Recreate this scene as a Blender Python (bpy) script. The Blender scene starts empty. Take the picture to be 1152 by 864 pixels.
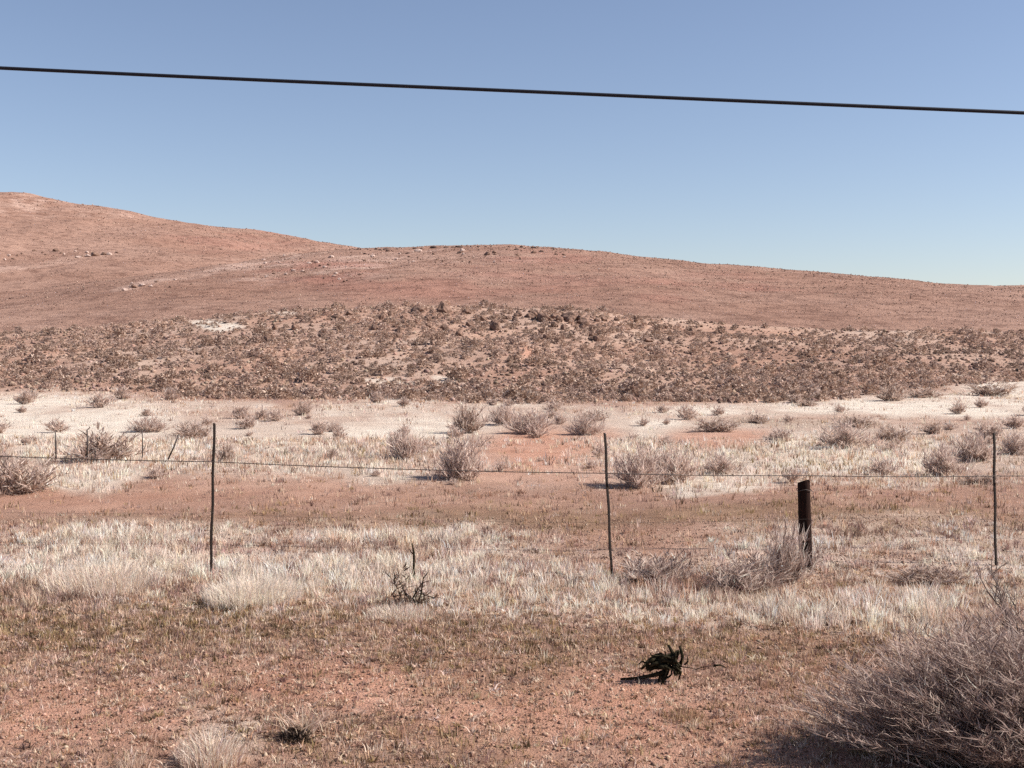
import bpy, math, random
import numpy as np
from mathutils import Vector, Matrix

SC = bpy.context.scene
COL = SC.collection
rng = np.random.default_rng(11)
random.seed(5)
PI = math.pi

# ------------------------------------------------------------------ camera model
FPX, CX, CY, EYE, HOR = 1390.0, 576.0, 432.0, 2.2, 391.0
PITCH = math.atan((CY - HOR) / FPX)
CP, SP = math.cos(PITCH), math.sin(PITCH)

def project(X, Y, Z):
    z = Z - EYE
    f = Y * CP - z * SP
    u = Y * SP + z * CP
    f = np.maximum(f, 0.3)
    return CX + FPX * X / f, CY - FPX * u / f

def ray(px, py):
    a = (np.asarray(px, float) - CX) / FPX
    b = (CY - np.asarray(py, float)) / FPX
    return a, CP + b * SP, b * CP - SP          # x, y, z per unit forward

# ------------------------------------------------------------------ value noise
_T = np.random.default_rng(3).random((256, 256))
def vnoise(x, y):
    x = np.asarray(x, float); y = np.asarray(y, float)
    xi = np.floor(x); yi = np.floor(y)
    fx = x - xi; fy = y - yi
    fx = fx * fx * (3 - 2 * fx); fy = fy * fy * (3 - 2 * fy)
    xi = xi.astype(int) & 255; yi = yi.astype(int) & 255
    x1 = (xi + 1) & 255; y1 = (yi + 1) & 255
    a = _T[xi, yi] * (1 - fx) + _T[x1, yi] * fx
    b = _T[xi, y1] * (1 - fx) + _T[x1, y1] * fx
    return a * (1 - fy) + b * fy - 0.5
def fbm(x, y, o=4):
    s = 0; a = 1.0; t = 0
    for k in range(o):
        s = s + a * vnoise(x * 2 ** k + 17.3 * k, y * 2 ** k + 9.1 * k); t += a; a *= .5
    return s / t * 2                              # about -1..1
def sstep(a, b, x):
    t = np.clip((x - a) / (b - a), 0, 1); return t * t * (3 - 2 * t)

# ------------------------------------------------------------------ terrain
def crest_table(pts, Y):
    px = np.array([p[0] for p in pts], float); py = np.array([p[1] for p in pts], float)
    a, f, b = ray(px, py)
    return a / f * Y, EYE + b / f * Y
RISE_X, RISE_Z = crest_table([(-700, 385), (0, 377), (100, 371), (200, 361), (300, 352), (400, 348), (500, 345), (600, 347),
                              (700, 355), (800, 365), (900, 371), (1000, 374), (1152, 377), (1900, 386)], 105.0)
MAIN_X, MAIN_Z = crest_table([(-900, 372), (-300, 356), (0, 341), (130, 326), (174, 317), (222, 308), (270, 300), (340, 288), (400, 280),
                              (440, 279), (500, 277), (570, 276), (640, 279.5), (700, 287), (760, 293), (850, 302), (950, 313), (1050, 320.5),
                              (1152, 324), (1500, 334), (2100, 352)], 420.0)
LEFT_X, LEFT_Z = crest_table([(-900, 255), (-400, 222), (-150, 212), (0, 216), (30, 217), (90, 230), (150, 237.5), (190, 246), (240, 253), (300, 263),
                              (340, 270), (380, 276.5), (440, 286), (560, 312), (700, 350), (1200, 380)], 640.0)
def h_ground(X, Y):
    r = np.interp(X, RISE_X, RISE_Z)
    t = np.clip((Y - 61 - 2.5 * fbm(X * .06, X * 0 + 4.2, 2)) / 44, 0, 1)
    g = t * (0.55 + 0.45 * t)
    back = 1 - 0.75 * sstep(105, 150, Y)
    z = r * g * back
    w = sstep(0, 10, Y)
    z = z + 0.05 * fbm(X * .23, Y * .23, 2) + w * 0.035 * fbm(X * 1.5, Y * 1.5, 3) * (1 - sstep(30, 60, Y))
    z = z + 0.45 * fbm(X * .12 + 5, Y * .12, 3) * sstep(62, 75, Y) * (1 - sstep(160, 300, Y))
    return z * (1 - sstep(400, 600, Y))
def _hill(X, Y, tx, tz, y0, yc, fall, amp, sc):
    zc = np.interp(X, tx, tz)
    t = np.clip((Y - y0) / (yc - y0), 0, 1)
    g = t * (1.25 - .25 * t)
    s = np.maximum(Y - yc, 0) / fall
    z = zc * (g - s * s)
    z = z + amp * fbm(X / sc, Y / sc, 5) * np.clip(t * 3, 0, 1)
    return np.maximum(z - 2.0 * (1 - np.clip(t * 6, 0, 1)), -4)
def h_main(X, Y): return _hill(X, Y, MAIN_X, MAIN_Z, 135., 420., 190., 1.3, 24.)
def h_left(X, Y): return _hill(X, Y, LEFT_X, LEFT_Z, 270., 640., 330., 2.4, 42.)
def h_all(X, Y): return np.maximum(h_ground(X, Y), np.maximum(h_main(X, Y), h_left(X, Y)))

def on_terrain(px, py, y_from=3.0, y_to=900.):
    """where a sight line through the photograph meets the terrain"""
    a, f, b = ray(px, py)
    ts = y_from * 1.012 ** np.arange(int(math.log(y_to / y_from) / math.log(1.012)) + 2)
    for _ in range(3):
        k = int(np.argmax(h_all(a / f * ts, ts) >= EYE + b / f * ts)); k = max(k, 1)
        lo, hi = ts[k - 1], ts[k]; ts = np.linspace(lo, hi, 40)
    x, y = float(a / f * hi), hi
    return Vector((x, y, float(h_all(np.array([x]), np.array([y]))[0])))

# ------------------------------------------------------------------ materials
def new_mat(name):
    m = bpy.data.materials.new(name); m.use_nodes = True
    nt = m.node_tree; nt.nodes.clear()
    out = nt.nodes.new('ShaderNodeOutputMaterial')
    return m, nt, out
def N(nt, typ, **kw):
    n = nt.nodes.new(typ)
    for k, v in kw.items():
        if k.startswith('i_'): n.inputs[k[2:]].default_value = v
        else: setattr(n, k, v)
    return n
def L(nt, a, b): nt.links.new(a, b)
def mix_rgb(nt, fac, a, b, blend='MIX'):
    n = nt.nodes.new('ShaderNodeMix'); n.data_type = 'RGBA'; n.blend_type = blend
    for sock, v in ((n.inputs[0], fac), (n.inputs[6], a), (n.inputs[7], b)):
        if hasattr(v, 'is_linked'): L(nt, v, sock)
        else: sock.default_value = (*v, 1) if isinstance(v, tuple) and len(v) == 3 else v
    return n.outputs[2]
def noise(nt, scale, detail=6, rough=.6, coord=None, stretch=None):
    tc = nt.nodes.new('ShaderNodeTexCoord'); src = tc.outputs['Object']
    if stretch:
        mp = nt.nodes.new('ShaderNodeMapping'); mp.inputs['Scale'].default_value = stretch
        L(nt, src, mp.inputs[0]); src = mp.outputs[0]
    n = nt.nodes.new('ShaderNodeTexNoise'); n.inputs['Scale'].default_value = scale
    n.inputs['Detail'].default_value = detail; n.inputs['Roughness'].default_value = rough
    L(nt, src, n.inputs['Vector']); return n.outputs['Fac']
def ramp(nt, fac, a, b):
    r = nt.nodes.new('ShaderNodeMapRange'); r.inputs['From Min'].default_value = a; r.inputs['From Max'].default_value = b
    L(nt, fac, r.inputs['Value']); return r.outputs['Result']
def bump(nt, h, strength, dist):
    b = nt.nodes.new('ShaderNodeBump'); b.inputs['Strength'].default_value = strength; b.inputs['Distance'].default_value = dist
    L(nt, h, b.inputs['Height']); return b.outputs['Normal']
def attr(nt, name):
    a = nt.nodes.new('ShaderNodeAttribute'); a.attribute_name = name; return a
def rough_bsdf(nt, out, col, rough=.95, normal=None, spec=.15):
    p = nt.nodes.new('ShaderNodeBsdfPrincipled')
    p.inputs['Roughness'].default_value = rough; p.inputs['Specular IOR Level'].default_value = spec
    if hasattr(col, 'is_linked'): L(nt, col, p.inputs['Base Color'])
    else: p.inputs['Base Color'].default_value = (*col, 1)
    if normal is not None: L(nt, normal, p.inputs['Normal'])
    L(nt, p.outputs[0], out.inputs[0]); return p

def ground_mat():
    m, nt, out = new_mat('dry_soil')
    n1 = noise(nt, .9, 8, .65); n2 = noise(nt, 14, 6, .7); n3 = noise(nt, 70, 3, .7); n0 = noise(nt, .16, 4, .6)
    soil = mix_rgb(nt, ramp(nt, n1, .35, .65), (.33, .185, .13), (.48, .30, .22))
    soil = mix_rgb(nt, ramp(nt, n0, .4, .65), soil, (.36, .215, .16))
    soil = mix_rgb(nt, attr(nt, 'orange').outputs['Fac'], soil, mix_rgb(nt, ramp(nt, n1, .35, .65), (.47, .235, .155), (.56, .315, .225)))
    soil = mix_rgb(nt, attr(nt, 'olive').outputs['Fac'], soil, mix_rgb(nt, ramp(nt, n1, .35, .65), (.19, .115, .07), (.30, .19, .115)))
    soil = mix_rgb(nt, attr(nt, 'sand').outputs['Fac'], soil, mix_rgb(nt, ramp(nt, n1, .3, .7), (.64, .535, .435), (.77, .68, .575)))
    soil = mix_rgb(nt, ramp(nt, n2, .35, .7), soil, mix_rgb(nt, .55, soil, (.85, .85, .85), 'MULTIPLY'))
    grit = mix_rgb(nt, ramp(nt, n3, .56, .75), soil, mix_rgb(nt, 1.0, soil, (.5, .45, .42), 'MULTIPLY'))
    s = nt.nodes.new('ShaderNodeMath'); s.operation = 'ADD'; L(nt, n2, s.inputs[0]); L(nt, n3, s.inputs[1])
    rough_bsdf(nt, out, grit, .97, bump(nt, s.outputs[0], .75, .05), .1)
    return m
def hill_mat():
    m, nt, out = new_mat('hill_earth')
    n0 = noise(nt, .02, 5, .6); n1 = noise(nt, .22, 8, .75); n2 = noise(nt, 1.1, 5, .8)
    c = mix_rgb(nt, ramp(nt, n0, .35, .65), (.305, .178, .132), (.365, .228, .175))
    c = mix_rgb(nt, attr(nt, 'pale').outputs['Fac'], c, (.54, .38, .31))
    c = mix_rgb(nt, attr(nt, 'red').outputs['Fac'], c, (.36, .155, .12))
    c = mix_rgb(nt, ramp(nt, n1, .46, .66), c, mix_rgb(nt, 1.0, c, (.52, .48, .48), 'MULTIPLY'))
    c = mix_rgb(nt, ramp(nt, n2, .55, .7), c, mix_rgb(nt, 1.0, c, (1.35, 1.38, 1.38), 'MULTIPLY'))
    s = nt.nodes.new('ShaderNodeMath'); s.operation = 'ADD'; L(nt, n1, s.inputs[0]); L(nt, n2, s.inputs[1])
    rough_bsdf(nt, out, c, .97, bump(nt, s.outputs[0], .8, .7), .05)
    return m
def leaf_mat(name, trans=.35, gain=1.0):
    m, nt, out = new_mat(name)
    c = attr(nt, 'tint').outputs['Color']
    n = noise(nt, 9, 2, .5)
    c = mix_rgb(nt, ramp(nt, n, .3, .7), mix_rgb(nt, 1.0, c, (.86 * gain, .86 * gain, .86 * gain), 'MULTIPLY'), mix_rgb(nt, 1.0, c, (1.1 * gain, 1.1 * gain, 1.1 * gain), 'MULTIPLY'))
    d = nt.nodes.new('ShaderNodeBsdfDiffuse'); t = nt.nodes.new('ShaderNodeBsdfTranslucent'); x = nt.nodes.new('ShaderNodeMixShader')
    L(nt, c, d.inputs[0]); L(nt, c, t.inputs[0]); x.inputs[0].default_value = trans
    L(nt, d.outputs[0], x.inputs[1]); L(nt, t.outputs[0], x.inputs[2]); L(nt, x.outputs[0], out.inputs[0])
    return m
def simple_mat(name, a, b, scale, rough=.9, bstr=.5, bdist=.01, spec=.2, stretch=None, metal=0):
    m, nt, out = new_mat(name)
    n = noise(nt, scale, 8, .7, stretch=stretch)
    c = mix_rgb(nt, ramp(nt, n, .35, .65), a, b)
    p = rough_bsdf(nt, out, c, rough, bump(nt, n, bstr, bdist), spec); p.inputs['Metallic'].default_value = metal
    return m
M_GROUND, M_HILL = ground_mat(), hill_mat()
M_GRASS = leaf_mat('dry_grass_blade', .38)
M_LEAF = leaf_mat('dry_twig', .4)
M_FAR = leaf_mat('scrub_leaf', .25)
M_STEM = simple_mat('woody_stem', (.14, .10, .085), (.28, .21, .175), 30)
M_ROCK = simple_mat('dark_rock', (.11, .065, .045), (.27, .17, .13), 2.2, .95, .8, .15)
M_PALESTEM = simple_mat('bleached_stem', (.34, .255, .215), (.50, .39, .33), 30)
M_DARKROCK = simple_mat('varnished_rock', (.04, .026, .022), (.11, .07, .058), 1.2, .95, .8, .2)
M_PALEROCK = simple_mat('pale_rock', (.35, .25, .21), (.55, .42, .36), 1.1, .95, .8, .2)
M_STEEL = simple_mat('rusted_steel', (.009, .006, .005), (.028, .015, .011), 40, .75, .5, .004, .3)
M_WIRE = simple_mat('weathered_wire', (.05, .04, .035), (.10, .075, .065), 60, .6, .2, .001, .3)
M_WOOD = simple_mat('weathered_post_wood', (.009, .006, .005), (.034, .014, .010), 9, .95, .9, .012, .1, (6, 6, .6))
M_DEADWOOD = simple_mat('charred_dead_wood', (.010, .009, .006), (.05, .042, .026), 45, 1.0, 1.0, .012, .0)
M_RUBBER = simple_mat('black_cable_sheath', (.010, .011, .016), (.022, .022, .03), 50, .6, .2, .001, .2)

# ------------------------------------------------------------------ mesh helpers
def make_mesh(name, V, F, mat, tint=None, masks=None, smooth=False):
    V = np.asarray(V, np.float32); F = np.asarray(F, np.int32); k = F.shape[1]
    me = bpy.data.meshes.new(name)
    me.vertices.add(len(V)); me.vertices.foreach_set('co', V.ravel())
    me.loops.add(F.size); me.loops.foreach_set('vertex_index', F.ravel())
    me.polygons.add(len(F)); me.polygons.foreach_set('loop_start', np.arange(0, F.size, k, dtype=np.int32))
    me.polygons.foreach_set('loop_total', np.full(len(F), k, np.int32))
    if smooth: me.polygons.foreach_set('use_smooth', np.ones(len(F), bool))
    if tint is not None:
        a = me.color_attributes.new('tint', 'FLOAT_COLOR', 'POINT')
        a.data.foreach_set('color', np.concatenate([tint, np.ones((len(V), 1))], 1).astype(np.float32).ravel())
    for nm, v in (masks or {}).items():
        a = me.attributes.new(nm, 'FLOAT', 'POINT'); a.data.foreach_set('value', np.asarray(v, np.float32).ravel())
    me.update(calc_edges=True)
    if mat: me.materials.append(mat)
    return me
def obj(name, me, parent=None, loc=None):
    o = bpy.data.objects.new(name, me); COL.objects.link(o)
    if parent: o.parent = parent
    if loc is not None: o.location = loc
    return o
def tag(o, label=None, cat=None, group=None, kind=None):
    if label: o['label'] = label
    if cat: o['category'] = cat
    if group: o['group'] = group
    if kind: o['kind'] = kind
    return o
def empty(name, loc, label, cat, group=None):
    o = bpy.data.objects.new(name, None); COL.objects.link(o); o.location = loc; o.empty_display_size = .1
    return tag(o, label, cat, group)
def copy_tree(o):
    c = o.copy(); COL.objects.link(c)
    for ch in o.children:
        d = ch.copy(); COL.objects.link(d); d.parent = c
    return c

def tube(points, radii, sides=6, jitter=0.0, cap=True):
    P = [Vector(p) for p in points]; V = []; F = []
    up = Vector((.13, .21, 1)).normalized()
    for i, p in enumerate(P):
        d = (P[min(i + 1, len(P) - 1)] - P[max(i - 1, 0)]).normalized()
        s = d.cross(up)
        if s.length < .05: s = d.cross(Vector((1, 0, 0)))
        s.normalize(); t = s.cross(d)
        for k in range(sides):
            a = 2 * PI * k / sides; r = radii[i] * (1 + jitter * random.uniform(-1, 1))
            V.append(tuple(p + s * (r * math.cos(a)) + t * (r * math.sin(a))))
    for i in range(len(P) - 1):
        for k in range(sides):
            a, b = i * sides + k, i * sides + (k + 1) % sides
            F += [(a, b, b + sides), (a, b + sides, a + sides)]
    if cap:
        for base, pt, flip in ((0, P[0], 0), ((len(P) - 1) * sides, P[-1], 1)):
            c = len(V); V.append(tuple(pt))
            for k in range(sides):
                a, b = base + k, base + (k + 1) % sides
                F.append((c, a, b) if flip else (c, b, a))
    return V, F
def merge(parts):
    V = []; F = []; n = 0
    for v, f in parts:
        V.append(np.asarray(v, float)); F.append(np.asarray(f) + n); n += len(v)
    return np.concatenate(V), np.concatenate(F)

def blades(P, H, W, lean, tint, tip=1.0, az=None):
    """bent tapering blades, three triangles each"""
    n = len(P)
    la = rng.random(n) * 2 * PI if az is None else az
    ld = np.stack([np.cos(la), np.sin(la), np.zeros(n)], 1)
    wa = rng.random(n) * 2 * PI
    wd = np.stack([np.cos(wa), np.sin(wa), np.zeros(n)], 1)
    up = np.array([0, 0, 1.])
    H = H[:, None]; W = W[:, None]; l = lean[:, None]
    mid = P + up * H * .55 + ld * H * l * .35
    top = P + up * H * (1 - .25 * l) + ld * H * l
    V = np.stack([P - wd * W * .5, P + wd * W * .5, mid - wd * W * .36, mid + wd * W * .36, top], 1).reshape(-1, 3)
    i = np.arange(n)[:, None] * 5
    F = np.concatenate([i + [0, 1, 3], i + [0, 3, 2], i + [2, 3, 4]], 1).reshape(-1, 3)
    T = np.stack([tint, tint, tint, tint, np.clip(tint * tip, 0, .9)], 1).reshape(-1, 3)
    return V, F, T
def pick(palette, n, var=.12):
    pal = np.array(palette); c = pal[rng.integers(0, len(pal), n)]
    c = c * (1 + var * rng.normal(size=(n, 1))) * (1 + .03 * rng.normal(size=(n, 3)))
    return np.clip(c, .01, .85)

# ------------------------------------------------------------------ zones of the flat (soil, sand, growth)
def ell(px, py, lst, soft=.45):
    m = np.zeros_like(px)
    for cx, cy, rx, ry, w in lst:
        d = np.sqrt(((px - cx) / rx) ** 2 + ((py - cy) / ry) ** 2)
        m = np.maximum(m, w * (1 - sstep(1 - soft, 1 + soft, d)))
    return m
SAND = [(576, 500, 720, 40, .55), (380, 520, 130, 22, .7), (840, 530, 120, 18, .6), (60, 472, 150, 30, 1), (440, 478, 85, 27, 1), (735, 496, 50, 30, .9), (960, 516, 100, 18, 1), (900, 499, 80, 10, .8), (560, 460, 70, 8, .8), (650, 464, 60, 8, .6), (250, 458, 70, 7, .55),
        (120, 508, 110, 14, .9), (100, 537, 55, 14, .8), (200, 505, 60, 14, .9), (330, 508, 70, 13, .6), (860, 462, 120, 9, .85), (1060, 457, 150, 13, 1), (1140, 438, 80, 9, .9), (1080, 505, 70, 10, .6), (30, 535, 60, 9, .7), (400, 535, 90, 8, .6),
        (800, 545, 60, 9, .7), (780, 515, 60, 16, .8), (540, 500, 40, 20, .6), (1000, 542, 120, 6, .4), (240, 366, 24, 6, .9), (330, 352, 14, 4, .6), (440, 428, 22, 5, .6), (505, 428, 14, 6, .7), (1080, 425, 40, 5, .5)]
ORANGE = [(610, 505, 85, 24, 1), (560, 520, 70, 24, .7), (640, 530, 60, 14, .6), (800, 495, 60, 12, .85), (590, 398, 14, 8, .9), (450, 775, 110, 30, .9), (640, 800, 170, 45, .85), (60, 800, 150, 35, .8), (330, 770, 90, 20, .7),
          (300, 545, 120, 12, .3), (870, 700, 200, 20, .25), (840, 850, 150, 25, .5), (40, 560, 200, 10, .35)]
OLIVE = [(860, 508, 55, 12, .7), (920, 526, 75, 10, .8), (800, 580, 250, 14, .65), (580, 582, 160, 13, .7), (250, 585, 260, 10, .4), (100, 700, 240, 30, .7), (310, 705, 120, 22, .7), (880, 477, 100, 5, .5),
         (540, 745, 100, 45, .45), (860, 720, 170, 25, .5), (60, 470, 1, 1, 0), (1040, 590, 200, 20, .4), (470, 840, 140, 30, .3)]
PALEG = [(110, 640, 130, 45, 1), (290, 655, 70, 40, 1), (470, 645, 190, 50, .9), (40, 660, 120, 20, .9), (600, 660, 160, 32, .75), (760, 665, 130, 30, .7), (960, 682, 180, 26, 1.0), (1120, 650, 110, 40, .7),
         (700, 690, 260, 14, .9), (880, 684, 280, 20, 1.0), (880, 640, 120, 40, .6), (240, 838, 45, 28, .8), (1030, 715, 50, 20, .6), (500, 690, 150, 14, .7), (180, 605, 200, 18, .5), (1000, 610, 200, 25, .45)]
def zones(X, Y):
    px, py = project(X, Y, 0.0 * X + np.where(Y > 60, h_ground(X, Y), 0.0))
    nx = fbm(px / 70, py / 22, 4); ny = fbm(px / 60 + 40, py / 16 + 9, 4)
    qx, qy = px + 38 * nx, py + 9 * ny * np.clip((py - 400) / 120, .3, 2.0)
    return px, py, ell(qx, qy, SAND), ell(qx, qy, ORANGE), ell(qx, qy, OLIVE), ell(qx, qy, PALEG)

# ------------------------------------------------------------------ the setting
def grid_mesh(name, xs, ys, hf, mat, maskf):
    X, Y = np.meshgrid(xs, ys); Z = hf(X, Y)
    V = np.stack([X, Y, Z], -1).reshape(-1, 3)
    nx, ny = len(xs), len(ys)
    i = (np.arange(ny - 1)[:, None] * nx + np.arange(nx - 1)[None]).ravel()
    F = np.stack([i, i + 1, i + nx + 1, i + nx], 1)
    return make_mesh(name, V, F, mat, masks=maskf(X.ravel(), Y.ravel()), smooth=True)
def ground_masks(X, Y):
    px, py, s, o, v, p = zones(X, Y)
    ok = (Y > 3.0) & (Y < 130)
    rise = sstep(58, 68, Y) * (1 - sstep(112, 120, Y)) * (.12 + .34 * fbm(X * .13, Y * .13, 4))
    s = s * (1 - .92 * o) * np.clip(1.0 + 1.0 * fbm(X * .45, Y * .16, 4), .3, 1.15)
    return {'sand': np.where(ok, np.maximum(np.maximum(s, np.clip(rise, 0, 1)), np.clip(1.0 * p * (.75 + .5 * fbm(X * .8, Y * .8, 3)), 0, .95)), 0), 'orange': np.where(ok, o, .1), 'olive': np.where(ok, v, .1)}
us = np.linspace(-2.85, 2.85, 760)
xs = 12 * np.sinh(us)
xs = np.concatenate([-np.geomspace(3500, 120, 14), xs, np.geomspace(120, 3500, 14)])
ys = np.concatenate([-np.geomspace(900, 2, 24), np.linspace(0, 3.9, 14), np.geomspace(4, 130, 720), np.geomspace(134, 4000, 40)])
g = obj('ground', grid_mesh('ground', xs, ys, h_ground, M_GROUND, ground_masks)); tag(g, kind='structure')

def line_mask(px, py, pts, wid):
    xs_ = [p[0] for p in pts]; ys_ = [p[1] for p in pts]
    d = np.abs(py - np.interp(px, xs_, ys_)) / wid
    return np.where((px > xs_[0] - 5) & (px < xs_[-1] + 5), 1 - sstep(.3, 1, d), 0)
def hill_masks(X, Y):
    Z = h_all(X, Y); px, py = project(X, Y, Z)
    n = fbm(X * .05, Y * .05, 5); n2 = fbm(X * .2, Y * .12, 4)
    q = py + 4 * n2
    pale = np.maximum.reduce([line_mask(px, q, [(-60, 305), (0, 302), (52, 297), (128, 285)], 5) * .6, line_mask(px, q, [(130, 326), (174, 316), (222, 308), (270, 300), (330, 292)], 5) * .7,
                              ell(px, q, [(360, 300, 90, 18, .8), (500, 289, 130, 8, .5), (300, 318, 80, 6, .5), (40, 232, 60, 14, .55), (140, 240, 80, 7, .4), (120, 362, 150, 9, .35), (720, 358, 60, 5, .6), (300, 345, 120, 6, .3)]) * sstep(-.25, .35, n2)]) * (.25 + .75 * sstep(-.2, .35, fbm(X * .09 + 7, Y * .05, 4)))
    red = ell(px, q, [(365, 306, 70, 12, .55), (800, 325, 90, 16, .4), (610, 290, 60, 8, .35), (520, 320, 200, 18, .3), (260, 270, 90, 14, .25)]) * sstep(-.3, .3, n)
    return {'pale': pale, 'red': red}
hm = obj('hill', grid_mesh('hill', np.concatenate([np.linspace(-520, -185, 60), np.linspace(-184, 184, 420), np.linspace(185, 560, 60)]),
                           np.concatenate([np.linspace(133, 425, 330), np.linspace(428, 640, 24)]), h_main, M_HILL, hill_masks)); tag(hm, kind='structure')
hl = obj('hill', grid_mesh('hill', np.concatenate([np.linspace(-1000, -280, 60), np.linspace(-278, 60, 320), np.linspace(66, 300, 20)]),
                           np.concatenate([np.linspace(268, 645, 260), np.linspace(650, 1000, 24)]), h_left, M_HILL, hill_masks)); tag(hl, kind='structure')

# ------------------------------------------------------------------ grass (uncountable)
STRAW = [(.67, .52, .41), (.61, .46, .355), (.72, .58, .47), (.55, .39, .295), (.46, .315, .235)]
WHITE = [(.83, .715, .61), (.79, .675, .57), (.72, .60, .50)]
BROWN = [(.48, .30, .20), (.39, .235, .155), (.52, .36, .255), (.26, .16, .11), (.58, .43, .31)]
OLIV = [(.33, .235, .12), (.22, .15, .075), (.42, .31, .17), (.13, .085, .05)]
MAUVE = [(.42, .28, .225), (.31, .195, .16), (.52, .38, .315), (.20, .12, .10)]
def scatter(n, y0, y1, margin=1.6):
    """even over the ground of a wedge wider than the view"""
    Y = np.sqrt(rng.random(n) * (y1 * y1 - y0 * y0) + y0 * y0)
    X = (rng.random(n) * 2 - 1) * (Y * .4145 + margin)
    return X, Y
def grass_tufts(ntuft, y0, y1, per, spread, hfun, wfun, palf, keep, lean=(.1, .55)):
    X, Y = scatter(ntuft, y0, y1)
    z = zones(X, Y)
    k = rng.random(ntuft) < keep(X, Y, *z)
    X, Y = X[k], Y[k]; z = [a[k] for a in z]
    cnt = np.maximum(rng.poisson(per, len(X)), 2)
    idx = np.repeat(np.arange(len(X)), cnt); n = len(idx)
    tone = palf(X, Y, *z)                                    # one tint per tuft
    r = np.abs(rng.normal(size=n)) * spread; a = rng.random(n) * 2 * PI
    bx, by = X[idx] + r * np.cos(a), Y[idx] + r * np.sin(a)
    bz = h_ground(bx, by) - .008
    size = (.55 + .9 * rng.random(len(X)) ** 1.5)[idx]
    zb = [q[idx] for q in z]
    H = hfun(X[idx], Y[idx], *zb) * size * (.55 + .6 * rng.random(n))
    W = wfun(Y[idx]) * (.6 + .8 * rng.random(n))
    tint = np.clip(tone[idx] * (1 + .16 * rng.normal(size=(n, 1))), .02, .85)
    return blades(np.stack([bx, by, bz], 1), H, W, rng.uniform(*lean, n), tint, 1.12, a + rng.normal(size=n) * .7)
def choose(ps, pals):
    """per tuft: a palette picked with the given weights"""
    w = np.stack(ps, 1) + 1e-6; w /= w.sum(1, keepdims=True)
    c = (rng.random((len(w), 1)) > np.cumsum(w, 1)).sum(1)
    out = np.zeros((len(w), 3))
    for j, p in enumerate(pals):
        m = c == j
        if m.any(): out[m] = pick(p, m.sum(), .1)
    return out
def join(sets):
    V = []; F = []; T = []; n = 0
    for v, f, t in sets:
        V.append(v); F.append(f + n); T.append(t); n += len(v)
    return np.concatenate(V), np.concatenate(F), np.concatenate(T)
def stuff(name, sets, mat, label, cat):
    V, F, T = join(sets)
    return tag(obj(name, make_mesh(name, V, F, mat, tint=T)), label, cat, kind='stuff')

# foreground stubble
stub = grass_tufts(8000, 4.6, 11.6, 16, .035,
                   lambda X, Y, px, py, s, o, v, p: .035 + .02 * v + .04 * rng.random(len(X)) ** 2,
                   lambda Y: .0034 + .00035 * Y,
                   lambda X, Y, px, py, s, o, v, p: choose([.25 + p, .5 + 0 * v, .2 + 1.0 * v, .25 + 0 * v], [STRAW, BROWN, OLIV, MAUVE]),
                   lambda X, Y, px, py, s, o, v, p: np.clip(.75 + .5 * v + .5 * fbm(X * .9, Y * .9, 3) - .6 * o, .12, 1))
fine = grass_tufts(34000, 4.6, 11.8, 6, .03,
                   lambda X, Y, px, py, s, o, v, p: .03 + .03 * rng.random(len(X)),
                   lambda Y: .003 + .0003 * Y,
                   lambda X, Y, px, py, s, o, v, p: choose([.3 + p, .5 + 0 * v, .12 + .5 * v, .3 + 0 * v], [STRAW, BROWN, OLIV, MAUVE]),
                   lambda X, Y, px, py, s, o, v, p: np.clip(.8 + .5 * fbm(X * .9, Y * .9, 4) - .2 * o, .3, 1))
cush = grass_tufts(15000, 4.6, 12.2, 15, .014,
                   lambda X, Y, px, py, s, o, v, p: .026 + .026 * rng.random(len(X)),
                   lambda Y: .008 + 0 * Y,
                   lambda X, Y, px, py, s, o, v, p: choose([.75 + 0 * p, .5 + 0 * v, .08 + .6 * v, .2 + 0 * v], [STRAW, BROWN, OLIV, MAUVE]),
                   lambda X, Y, px, py, s, o, v, p: np.clip(.8 + .6 * fbm(X * 1.1, Y * 1.1, 4) - .5 * o, .15, 1), (.5, 1.6))
stuff('stubble_grass', [stub, fine, cush], M_GRASS, 'short brown and olive stubble grass on the reddish soil in front of the fence', 'grass')
# tall pale grass along the fence
tall = grass_tufts(8500, 9.4, 15.2, 20, .055,
                   lambda X, Y, px, py, s, o, v, p: .05 + .13 * p * (.35 + .65 * np.clip(.5 + fbm(X * .7, Y * .7, 3), 0, 1.2)),
                   lambda Y: .0038 + .0003 * Y,
                   lambda X, Y, px, py, s, o, v, p: choose([5.0 * p ** 2 * np.clip(.6 + 1.6 * fbm(X * .5 + 9, Y * .9, 3), 0, 1.5), .45 * p, .42 + 0 * p, .3 * (1.1 - p)], [WHITE, STRAW, MAUVE, BROWN]),
                   lambda X, Y, px, py, s, o, v, p: np.clip(p * 1.15 + .06, 0, 1) * np.clip(.72 + .8 * fbm(X * .7, Y * .9, 4), .12, 1.1), (.12, .6))
stuff('tall_dry_grass', [tall], M_GRASS, 'tall bleached dry grass growing along the fence line', 'grass')
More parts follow.
